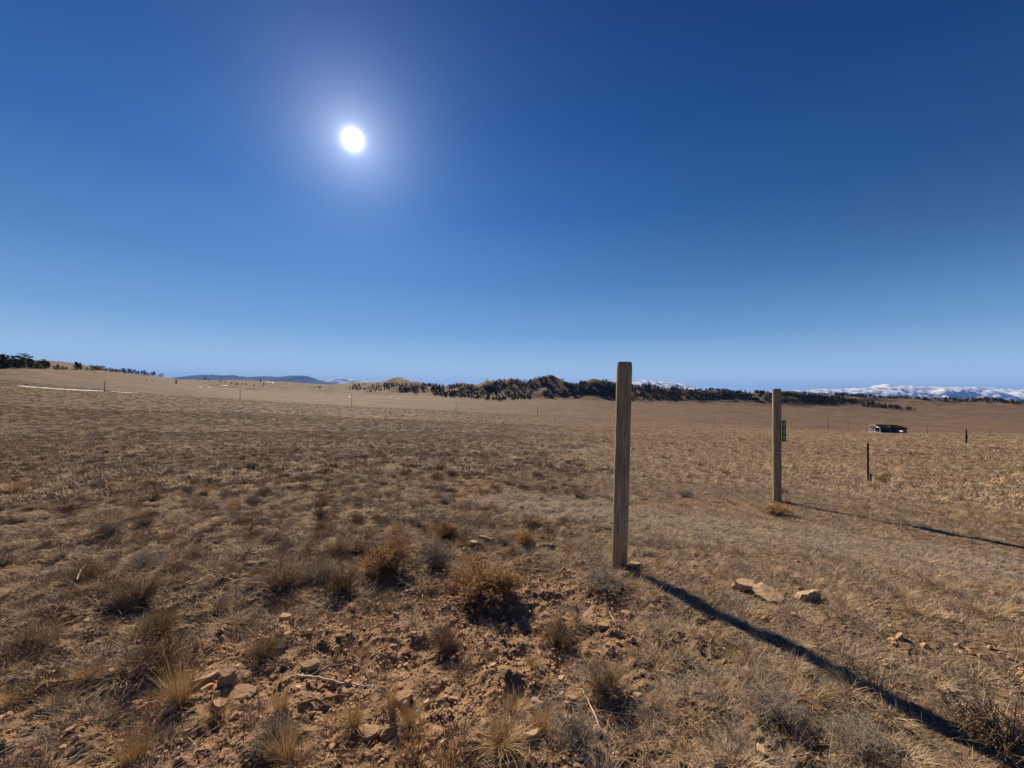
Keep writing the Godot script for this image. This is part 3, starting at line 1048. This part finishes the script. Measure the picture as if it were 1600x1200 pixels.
# ---------------------------------------------------------------- shrubs
func make_shrubs() -> void:
	var gold_stem := mat(lin(0.25, 0.165, 0.085), 0.9)
	var gold_head := mat(lin(0.47, 0.285, 0.125), 0.9)
	var brown_stem := mat(lin(0.25, 0.165, 0.10), 0.9)
	var brown_head := mat(lin(0.38, 0.27, 0.165), 0.9)
	var grey_stem := mat(lin(0.25, 0.205, 0.165), 0.9)
	var grey_head := mat(lin(0.33, 0.285, 0.235), 0.9)
	var tuft := mat(lin(0.48, 0.325, 0.155), 0.8)
	for m in [gold_stem, gold_head, brown_stem, brown_head, grey_stem, grey_head, tuft]:
		m.vertex_color_use_as_albedo = true
		m.cull_mode = BaseMaterial3D.CULL_DISABLED
	for m in [gold_head, brown_head, grey_head, tuft]:
		m.backlight_enabled = true
		m.backlight = Color(0.6, 0.6, 0.6)
	var forms := {"gold": [], "brown": [], "grey": [], "stalk": []}
	for k in 3:
		forms.gold.append(bush_meshes(95, 6, 6, 1.0, 0.012))
		forms.stalk.append(bush_meshes(34, 4, 5, 1.0, 0.012))
		forms.brown.append(bush_meshes(110, 5, 3, 0.6, 0.008))
		forms.grey.append(bush_meshes(110, 6, 3, 0.8, 0.009))
	var list := [
		["gold", 748, 938, 130, 88, "largest rabbitbrush, dense with golden seed heads, on the bare soil"],
		["gold", 607, 893, 98, 76, "broad golden rabbitbrush beside a grey twiggy shrub"],
		["gold", 695, 840, 46, 40, "small round golden rabbitbrush behind the grey twiggy shrub"],
		["gold", 820, 853, 44, 34, "low dull-gold rabbitbrush beside clods of earth"],
		["gold", 1215, 805, 52, 26, "low dome of dry brush at the foot of the numbered post"],
		["stalk", 650, 1208, 80, 135, "tall open rabbitbrush with long bare stalks among grey mats"],
		["stalk", 700, 1225, 90, 120, "tall stalky rabbitbrush beside its equally tall neighbour"],
		["gold", 1379, 752, 24, 13, "small orange-brown bush beside the steel T-post"],
		["gold", 790, 930, 60, 60, "dull golden rabbitbrush leaning against the largest one"],
		["brown", 438, 920, 80, 66, "brown twiggy shrub with sparse seed heads on stony soil"],
		["brown", 537, 925, 58, 60, "narrow upright brown shrub with a dark foot"],
		["brown", 695, 1017, 66, 62, "ball-shaped brown shrub alone on bare reddish soil"],
		["brown", 130, 908, 84, 48, "low brown domed shrub among heathery mats"],
		["brown", 222, 936, 80, 58, "dark spreading twiggy shrub beside the low brown dome"],
		["brown", 252, 1046, 120, 88, "wide brown shrub casting a deep shadow near stone slabs"],
		["brown", 415, 1024, 64, 52, "dark brown shrub over a black hollow"],
		["brown", 870, 1010, 74, 64, "thin dark twiggy shrub at the edge of the grey mats"],
		["brown", 942, 1078, 80, 66, "brown grassy shrub among grey stalks"],
		["brown", 1570, 1172, 150, 115, "big brown stalky shrub standing in the post's long shadow"],
		["brown", 60, 1010, 90, 50, "low dark shrub spreading over straw at the slope"],
		["brown", 530, 866, 60, 34, "thin brown shrub behind the narrow upright one"],
		["grey", 680, 885, 74, 56, "grey leafless twiggy shrub between two golden rabbitbrushes"],
		["grey", 945, 915, 90, 34, "grey low shrub at the foot of the bare wooden post"],
		["grey", 430, 1165, 90, 60, "grey twiggy mat shrub by the big straw tuft"],
		["grey", 905, 1165, 95, 60, "purplish grey cushion of twigs beside pale stones"],
		["grey", 1215, 1120, 110, 60, "grey feathery shrub beside the long shadow"],
		["grey", 1345, 1175, 120, 60, "grey feathery shrub with upright spikes below the shadow"]]
	# low brush too small and too thick on the ground to be told apart
	for k in 3:
		var brush := []
		for q in 420:
			var r := sqrt(rng.randf_range(10.0, 1400.0))
			var a := rng.randf_range(-1.0, 1.0)
			var x := sin(a) * r
			var z := -cos(a) * r
			if rng.randf() < smoothstep(-1.0, 3.0, x - 0.06 * r) * 0.85 or track(x, z) > 0.1: continue
			var wide := rng.randf_range(0.16, 0.42)
			brush.append([Transform3D(Basis(Vector3.UP, rng.randf() * TAU).scaled(Vector3(wide, wide * rng.randf_range(0.4, 0.75), wide)), on_ground(x, z)), Color.WHITE])
		scatter("low_brush", forms[["brown", "grey", "brown"][k]][k][0], [brown_stem, grey_stem, gold_stem][k], brush, "low dry brush dotted over the heathery slope", "brush")
	var count := 0
	for e in list:
		var at := hit(e[1], minf(e[2], 1320.0))
		var dist := at.length()
		var o := thing("shrub" if e[0] in ["brown", "grey"] else "rabbitbrush", at, e[5], "shrub")
		var f: Array = forms[e[0]][count % 3]
		obj("stems", f[0], {"gold": gold_stem, "stalk": gold_stem, "brown": brown_stem, "grey": grey_stem}[e[0]], o)
		obj("seed_heads", f[1], {"gold": gold_head, "stalk": gold_head, "brown": brown_head, "grey": grey_head}[e[0]], o)
		var k := dist / sqrt(F * F + pow(e[1] - 800.0, 2.0) + pow(e[2] - 612.0, 2.0))
		var wide: float = e[3] * k
		o.scale = Vector3(wide, e[4] * k * 0.92, wide)
		o.rotation.y = rng.randf() * TAU
		count += 1
	# bunch grasses that stand out singly
	var tufts := []
	for k in 3: tufts.append(blades(300, 0.17, 1.0, 0.24 + 0.08 * k, 0.011, 3, 0.55, 0.35))
	var singles := [
		[445, 1192, 62, 80, "biggest straw-yellow grass tuft with a dark hollow under it"], [553, 1132, 50, 42, "drooping straw tuft next to its twin by a buried stick"], [638, 1130, 46, 44, "rounded straw tuft by flat buried stones"],
		[612, 1112, 24, 62, "thin upright grass tuft with dark stalks between straw tufts"], [848, 1147, 34, 62, "upright orange grass tuft between two pale stones"], [785, 1165, 80, 55, "loose spreading straw tuft on red soil"], [440, 1108, 40, 36, "small straw tuft just behind the biggest one"],
		[607, 953, 22, 16, "tiny orange straw tuft on bare clods"], [618, 834, 15, 24, "bright yellow spiky tuft among heathery mats"], [207, 1194, 64, 70, "drooping dark-based straw tuft on bare soil"], [337, 1120, 56, 30, "low orange straw tuft under the stone slab"],
		[365, 790, 26, 20, "pale yellow tuft on the purplish mats"], [108, 932, 28, 16, "small yellow tuft among dark hummocks"], [18, 1102, 54, 36, "yellow straw tuft at the edge of dark twigs"], [135, 1062, 44, 34, "yellow-green tuft over a dark gap"], [570, 1022, 28, 16, "tiny straw tuft by small grey twigs"],
		[280, 1098, 66, 84, "tall fine brown grass tuft beside stone slabs"], [320, 770, 26, 18, "pale yellow tuft on the far edge of the mats"], [800, 1110, 40, 30, "straw tuft with bent blades on soil"], [832, 1040, 34, 20, "low straw tuft before the thin dark shrub"], [200, 770, 34, 22, "wide pale tuft on dark hummocks"], [22, 770, 44, 26, "broad straw tuft on the brown slope"]]
	for e in singles:
		var at := hit(e[0], e[1])
		var o := thing("bunch_grass", at, e[4], "grass tuft")
		obj("blades", tufts[count % 3], tuft, o)
		var k := at.length() / sqrt(F * F + pow(e[0] - 800.0, 2.0) + pow(e[1] - 612.0, 2.0))
		o.scale = Vector3(e[2] * k, e[3] * k * 1.1, e[2] * k)
		o.rotation.y = rng.randf() * TAU
		count += 1

# ---------------------------------------------------------------- stones and sticks
func make_stones() -> void:
	var tex := noise_texture(0.025, 0.68, 1.0, 6, 256)
	var stone := mat(lin(0.50, 0.32, 0.195), 0.9)
	var pale := mat(lin(0.62, 0.43, 0.27), 0.9)
	var red := mat(lin(0.44, 0.275, 0.17), 0.9)
	for m in [stone, pale, red]:
		m.vertex_color_use_as_albedo = true
		m.albedo_texture = tex
		m.uv1_triplanar = true
		m.uv1_scale = Vector3(1.3, 1.3, 1.3)
	var shapes := []
	for k in 9: shapes.append(rock_mesh(k * 7 + 1, [0.45, 0.7, 0.3][k % 3]))
	var list := [
		[1163, 917, 46, 18, "p", "low pale stone, smallest of three beside the long shadow"], [1210, 931, 56, 18, "p", "long flat pale stone, middle of three beside the long shadow"], [1262, 936, 40, 26, "p", "blocky pale tan stone, tallest of three beside the long shadow"],
		[992, 884, 26, 11, "s", "small orange stone against the foot of the bare post"], [955, 886, 14, 8, "s", "tiny stone on the sunless side of the bare post"],
		[378, 1090, 58, 24, "r", "broad flat stone slab lying on bare soil"], [356, 1062, 34, 26, "r", "tilted angular slab behind the broad flat one"], [345, 1108, 30, 22, "s", "blocky stone under the broad flat slab"], [318, 1065, 40, 16, "r", "half-buried flat stone beside the tilted slab"],
		[484, 1042, 34, 18, "r", "reddish block of stone behind the bent dead branch"], [718, 1086, 36, 20, "s", "smooth tan stone with a dark underside on soil"], [708, 1094, 14, 10, "p", "tiny white stone leaning on the smooth tan one"], [578, 1150, 40, 18, "s", "flat tan stone touching a squarish one"], [604, 1146, 30, 24, "r", "squarish tan stone beside the flat one"],
		[633, 1092, 36, 18, "s", "sunken pale stone behind the rounded straw tuft"], [592, 1094, 30, 14, "r", "sunken reddish stone behind the drooping tuft"], [841, 1098, 26, 14, "p", "pale stone behind the upright orange tuft"], [831, 1150, 24, 16, "p", "pale split stone at the foot of the upright orange tuft"], [893, 1094, 20, 15, "p", "pale flat stone by a long dry stalk"],
		[929, 1197, 40, 18, "p", "pale wedge stone among grey cushions"], [905, 1200, 18, 12, "s", "small tan stone beside the pale wedge"], [445, 966, 22, 11, "p", "pale stone on open clods beside twigs"], [612, 1012, 18, 12, "p", "small pale stone near the ball-shaped shrub"], [690, 1046, 24, 12, "s", "flat tan stone before the ball-shaped shrub"],
		[980, 962, 26, 14, "s", "tan stone lying among grey stalks"], [945, 978, 22, 9, "s", "low tan stone behind a dry stalk"], [1406, 1000, 18, 14, "s", "small orange stone in the matted grass"], [1108, 955, 20, 12, "r", "reddish stone at the edge of the long shadow"], [100, 1010, 24, 10, "r", "dark reddish stone under straw"], [760, 845, 26, 14, "r", "dark clod of stone behind the low dull-gold brush"], [740, 851, 20, 12, "p", "pale stone beside the dark clod"]]
	for i in list.size():
		var e: Array = list[i]
		var at := hit(e[0], e[1])
		var k := at.length() / sqrt(F * F + pow(e[0] - 800.0, 2.0) + pow(e[1] - 612.0, 2.0))
		var o := obj("stone", shapes[i % 9], {"p": pale, "s": stone, "r": red}[e[4]])
		tag(o, e[5], "stone")
		var wide: float = e[2] * k * 0.9
		o.scale = Vector3(wide, e[3] * k * 1.25 / [0.45, 0.7, 0.3][i % 3] * 0.75, wide * 0.75)
		o.position = at - Vector3(0, e[3] * k * 0.02, 0)
		o.rotation = Vector3(rng.randfn(0, 0.10), rng.randf_range(-0.5, 0.5), rng.randfn(0, 0.10))
	# dead wood
	var grey := mat(lin(0.36, 0.30, 0.24), 0.85)
	var bleached := mat(lin(0.58, 0.50, 0.40), 0.8)
	var brown := mat(lin(0.16, 0.115, 0.08), 0.9)
	stick("dead_branch", [[465, 1058, 0.02], [490, 1064, 0.03], [520, 1068, 0.025], [560, 1074, 0.015], [585, 1074, 0.01]], 0.0065, bleached, "pale straight dead branch lying on the soil", "branch")
	stick("dead_branch", [[478, 1062, 0.015], [505, 1054, 0.05], [540, 1052, 0.09], [565, 1058, 0.08], [580, 1070, 0.015]], 0.006, brown, "dark dead branch bent into an arch over the soil", "branch")
	stick("dead_branch", [[470, 1102, 0.015], [500, 1098, 0.025], [530, 1093, 0.03], [545, 1090, 0.015]], 0.008, brown, "dark stick half buried below the arched branch", "branch")
	stick("dry_stalk", [[908, 1082, 0.03], [922, 1110, 0.05], [937, 1140, 0.015]], 0.005, bleached, "long bleached dry stalk leaning over red soil", "stalk")
	stick("dry_stalk", [[952, 972, 0.12], [962, 985, 0.06], [970, 994, 0.01]], 0.004, bleached, "short bleached stalk upright among grey stalks", "stalk")
	stick("dry_stalk", [[205, 1060, 0.10], [195, 1085, 0.06], [188, 1106, 0.01]], 0.006, grey, "grey forked stalk beside the wide brown shrub", "stalk")
	stick("dry_stalk", [[120, 918, 0.10], [125, 908, 0.16], [134, 900, 0.18]], 0.004, bleached, "thin curved white stalk above dark hummocks", "stalk")
	stick("dry_stalk", [[1130, 830, 0.01], [1150, 826, 0.05], [1175, 826, 0.01]], 0.006, grey, "thin grey twig lying behind the pale stones", "stalk")

func stick(called: String, pts: Array, radius: float, m: Material, label: String, category: String) -> void:
	var path := []
	var radii := []
	var origin := hit(pts[0][0], pts[0][1])
	for k in pts.size():
		var p := hit(pts[k][0], pts[k][1])
		path.append(p + Vector3(0, pts[k][2] * 0.6, 0) - origin)
		radii.append(radius * (1.0 - 0.65 * k / pts.size()))
	var fine := []
	var fr := []
	for k in path.size() - 1:
		for q in 4:
			var t := q / 4.0
			fine.append(path[k].cubic_interpolate(path[k + 1], path[maxi(k - 1, 0)], path[mini(k + 2, path.size() - 1)], t) + Vector3(rng.randfn(0, 0.003), rng.randfn(0, 0.003), rng.randfn(0, 0.003)))
			fr.append(lerpf(radii[k], radii[k + 1], t) * rng.randf_range(0.88, 1.12))
	fine.append(path[-1])
	fr.append(radii[-1])
	var s := Shape.new()
	s.tube(fine, fr, 7)
	var o := obj(called, s.done(), m)
	o.position = origin
	tag(o, label, category)

# ---------------------------------------------------------------- grass, mats, clods: nobody could count them
func make_cover() -> void:
	var blade := mat(Color.WHITE, 0.85, 0.25)
	blade.vertex_color_use_as_albedo = true
	blade.cull_mode = BaseMaterial3D.CULL_DISABLED
	blade.backlight_enabled = true
	blade.backlight = Color(0.25, 0.25, 0.25)
	var twig := mat(Color.WHITE, 0.9, 0.2)
	twig.vertex_color_use_as_albedo = true
	twig.cull_mode = BaseMaterial3D.CULL_DISABLED
	var clod := mat(Color.WHITE, 0.95, 0.2)
	clod.vertex_color_use_as_albedo = true
	# near and far forms of each plant: fine blades close by, fewer and broader ones where blades are no longer seen singly
	var form := {
		"grey_mat": [blades(80, 0.08, 0.045, 0.75, 0.0034, 2, 0.6, 0.5), blades(60, 0.075, 0.075, 0.5, 0.0036, 2, 0.6, 0.5), blades(40, 0.12, 0.06, 0.8, 0.010, 2, 0.5, 0.45)],
		"straw_tuft": [blades(90, 0.035, 0.13, 0.45, 0.0030, 3, 0.9, 0.3), blades(80, 0.05, 0.10, 0.65, 0.0032, 3, 0.9, 0.3), blades(44, 0.07, 0.14, 0.6, 0.012, 2, 0.8, 0.3)],
		"heather_mat": [blades(150, 0.10, 0.07, 0.55, 0.0040, 2, 0.5, 0.55, 0.7), blades(150, 0.08, 0.09, 0.45, 0.0040, 2, 0.5, 0.55, 0.7), blades(80, 0.15, 0.13, 0.5, 0.014, 2, 0.5, 0.45, 0.7)],
		"litter": [blades(26, 0.14, 0.15, 1.38, 0.0024, 2, 0.06, 0.3), blades(22, 0.12, 0.20, 1.36, 0.0024, 2, 0.06, 0.3), blades(18, 0.2, 0.22, 1.35, 0.009, 1, 0.06, 0.3)]}
	var lists := {}
	for k in form:
		lists[k] = [[], [], []]
	var bands := [[1.2, 3.0, 900.0, 0.85], [3.0, 6.0, 560.0, 0.95], [6.0, 12.0, 230.0, 1.1], [12.0, 26.0, 60.0, 1.6], [26.0, 60.0, 20.0, 2.1], [60.0, 140.0, 5.5, 3.0], [140.0, 330.0, 1.0, 4.2]]
	var total := 0
	for b in bands:
		var area: float = 0.5 * 2.12 * (b[1] * b[1] - b[0] * b[0])
		for q in int(area * b[2]):
			var r: float = sqrt(rng.randf_range(b[0] * b[0], b[1] * b[1]))
			var a := rng.randf_range(-1.06, 1.06)
			var x := sin(a) * r
			var z := -cos(a) * r
			var open := bare(x, z)
			if r < 14.0 and rng.randf() < smoothstep(0.3, 0.9, open) * 0.85: continue
			var patch := n_mid.get_noise_2d(x * 14.0 + 300.0, z * 14.0) + 0.5 * n_mid.get_noise_2d(x * 3.0, z * 3.0 + 150.0)
			var right := 0.25 + 0.75 * smoothstep(-0.6, 1.3, x / (0.9 + r * 0.22) + 1.5 * patch) - 0.3 * smoothstep(20.0, 60.0, r)      # grey sward past the gate, heathery mats on the other side
			var clump := n_mid.get_noise_2d(x * 260.0 / b[3], z * 260.0 / b[3]) + 0.5 * n_mid.get_noise_2d(x * 90.0 / b[3] + 60.0, z * 90.0 / b[3])
			if rng.randf() > (smoothstep(-0.12, 0.25, clump) + 0.06 if r < 20.0 else 0.45 + 0.5 * clump): continue      # clumps with open soil between them
			var straw_share := clampf(0.17 + 0.22 * n_mid.get_noise_2d(x * 6.0 + 800.0, z * 6.0) + 0.16 * smoothstep(5.0, 14.0, x) + 0.10 * smoothstep(10.0, 40.0, r), 0.03, 0.7)
			var worn := track(x, z)
			straw_share = lerpf(straw_share, 0.04, worn)
			var kind := ""
			var col: Vector3
			var t := rng.randf()
			if t < straw_share:
				kind = "straw_tuft"
				col = Vector3(0.48, 0.33, 0.18).lerp(Vector3(0.54, 0.41, 0.275), rng.randf())
			elif t < straw_share + 0.27:
				kind = "litter"
				col = Vector3(0.48, 0.375, 0.28).lerp(Vector3(0.37, 0.265, 0.185), rng.randf())
			elif worn > 0.3 or rng.randf() < right:
				kind = "grey_mat"
				col = Vector3(0.38, 0.31, 0.25).lerp(Vector3(0.54, 0.42, 0.30), rng.randf())
			else:
				kind = "heather_mat"
				col = Vector3(0.18, 0.122, 0.095).lerp(Vector3(0.47, 0.315, 0.195), pow(rng.randf(), 1.2))
			col *= rng.randf_range(0.8, 1.15)
			var size: float = b[3] * rng.randf_range(0.5, 1.4)
			var turn := Basis(Vector3.UP, rng.randf() * TAU)
			var tall: float = size * rng.randf_range(0.7, 1.2) / (1.0 + 0.25 * (b[3] - 1.0))
			tall *= 1.0 - 0.45 * worn
			var v := 2 if r > 11.0 else rng.randi() % 2
			lists[kind][v].append([Transform3D(turn.scaled(Vector3(size, tall, size)), on_ground(x, z)), Color(col.x, col.y, col.z)])
			total += 1
	var say := {"grey_mat": ["short grey dried sward matted over the ground", "ground cover"], "straw_tuft": ["golden straw grass growing all over the plain", "grass"], "heather_mat": ["low dark heathery mats covering the slope", "ground cover"], "litter": ["dry fallen grass stalks littering the soil", "grass litter"]}
	var called := {"grey_mat": "grey_grass", "straw_tuft": "straw_grass", "heather_mat": "ground_cover", "litter": "fallen_grass"}
	for k in form:
		for v in 3: scatter(called[k], form[k][v], twig if k == "heather_mat" else blade, lists[k][v], say[k][0], say[k][1])
	# clods and gravel on the open soil
	var clods := [[], [], []]
	for q in 64000:
		var r := sqrt(rng.randf_range(1.0, 90.0)) if q % 2 == 0 else sqrt(rng.randf_range(1.0, 20.0))
		var a := rng.randf_range(-1.06, 1.06)
		var x := sin(a) * r
		var z := -cos(a) * r
		if rng.randf() > 0.22 + 0.6 * smoothstep(0.1, 0.6, bare(x, z)): continue
		var size := 0.004 + 0.008 * pow(rng.randf(), 2.5) + 0.022 * pow(rng.randf(), 22.0)
		var tone := rng.randf()
		var col := Vector3(0.37, 0.22, 0.132).lerp(Vector3(0.50, 0.35, 0.235), tone * tone)
		var turn := Basis(Vector3(rng.randfn(), rng.randfn(), rng.randfn()).normalized(), rng.randf() * TAU)
		var p := on_ground(x, z) + Vector3(0, size * 0.2, 0)
		clods[q % 3].append([Transform3D(turn.scaled(Vector3(size, size * 0.75, size) * 1.6), p), Color(col.x, col.y, col.z)])
	for k in 3: scatter("gravel", rock_mesh(100 + k, 0.8), clod, clods[k], "reddish clods and gravel strewn over the bare soil", "gravel")
	print("cover ", total)
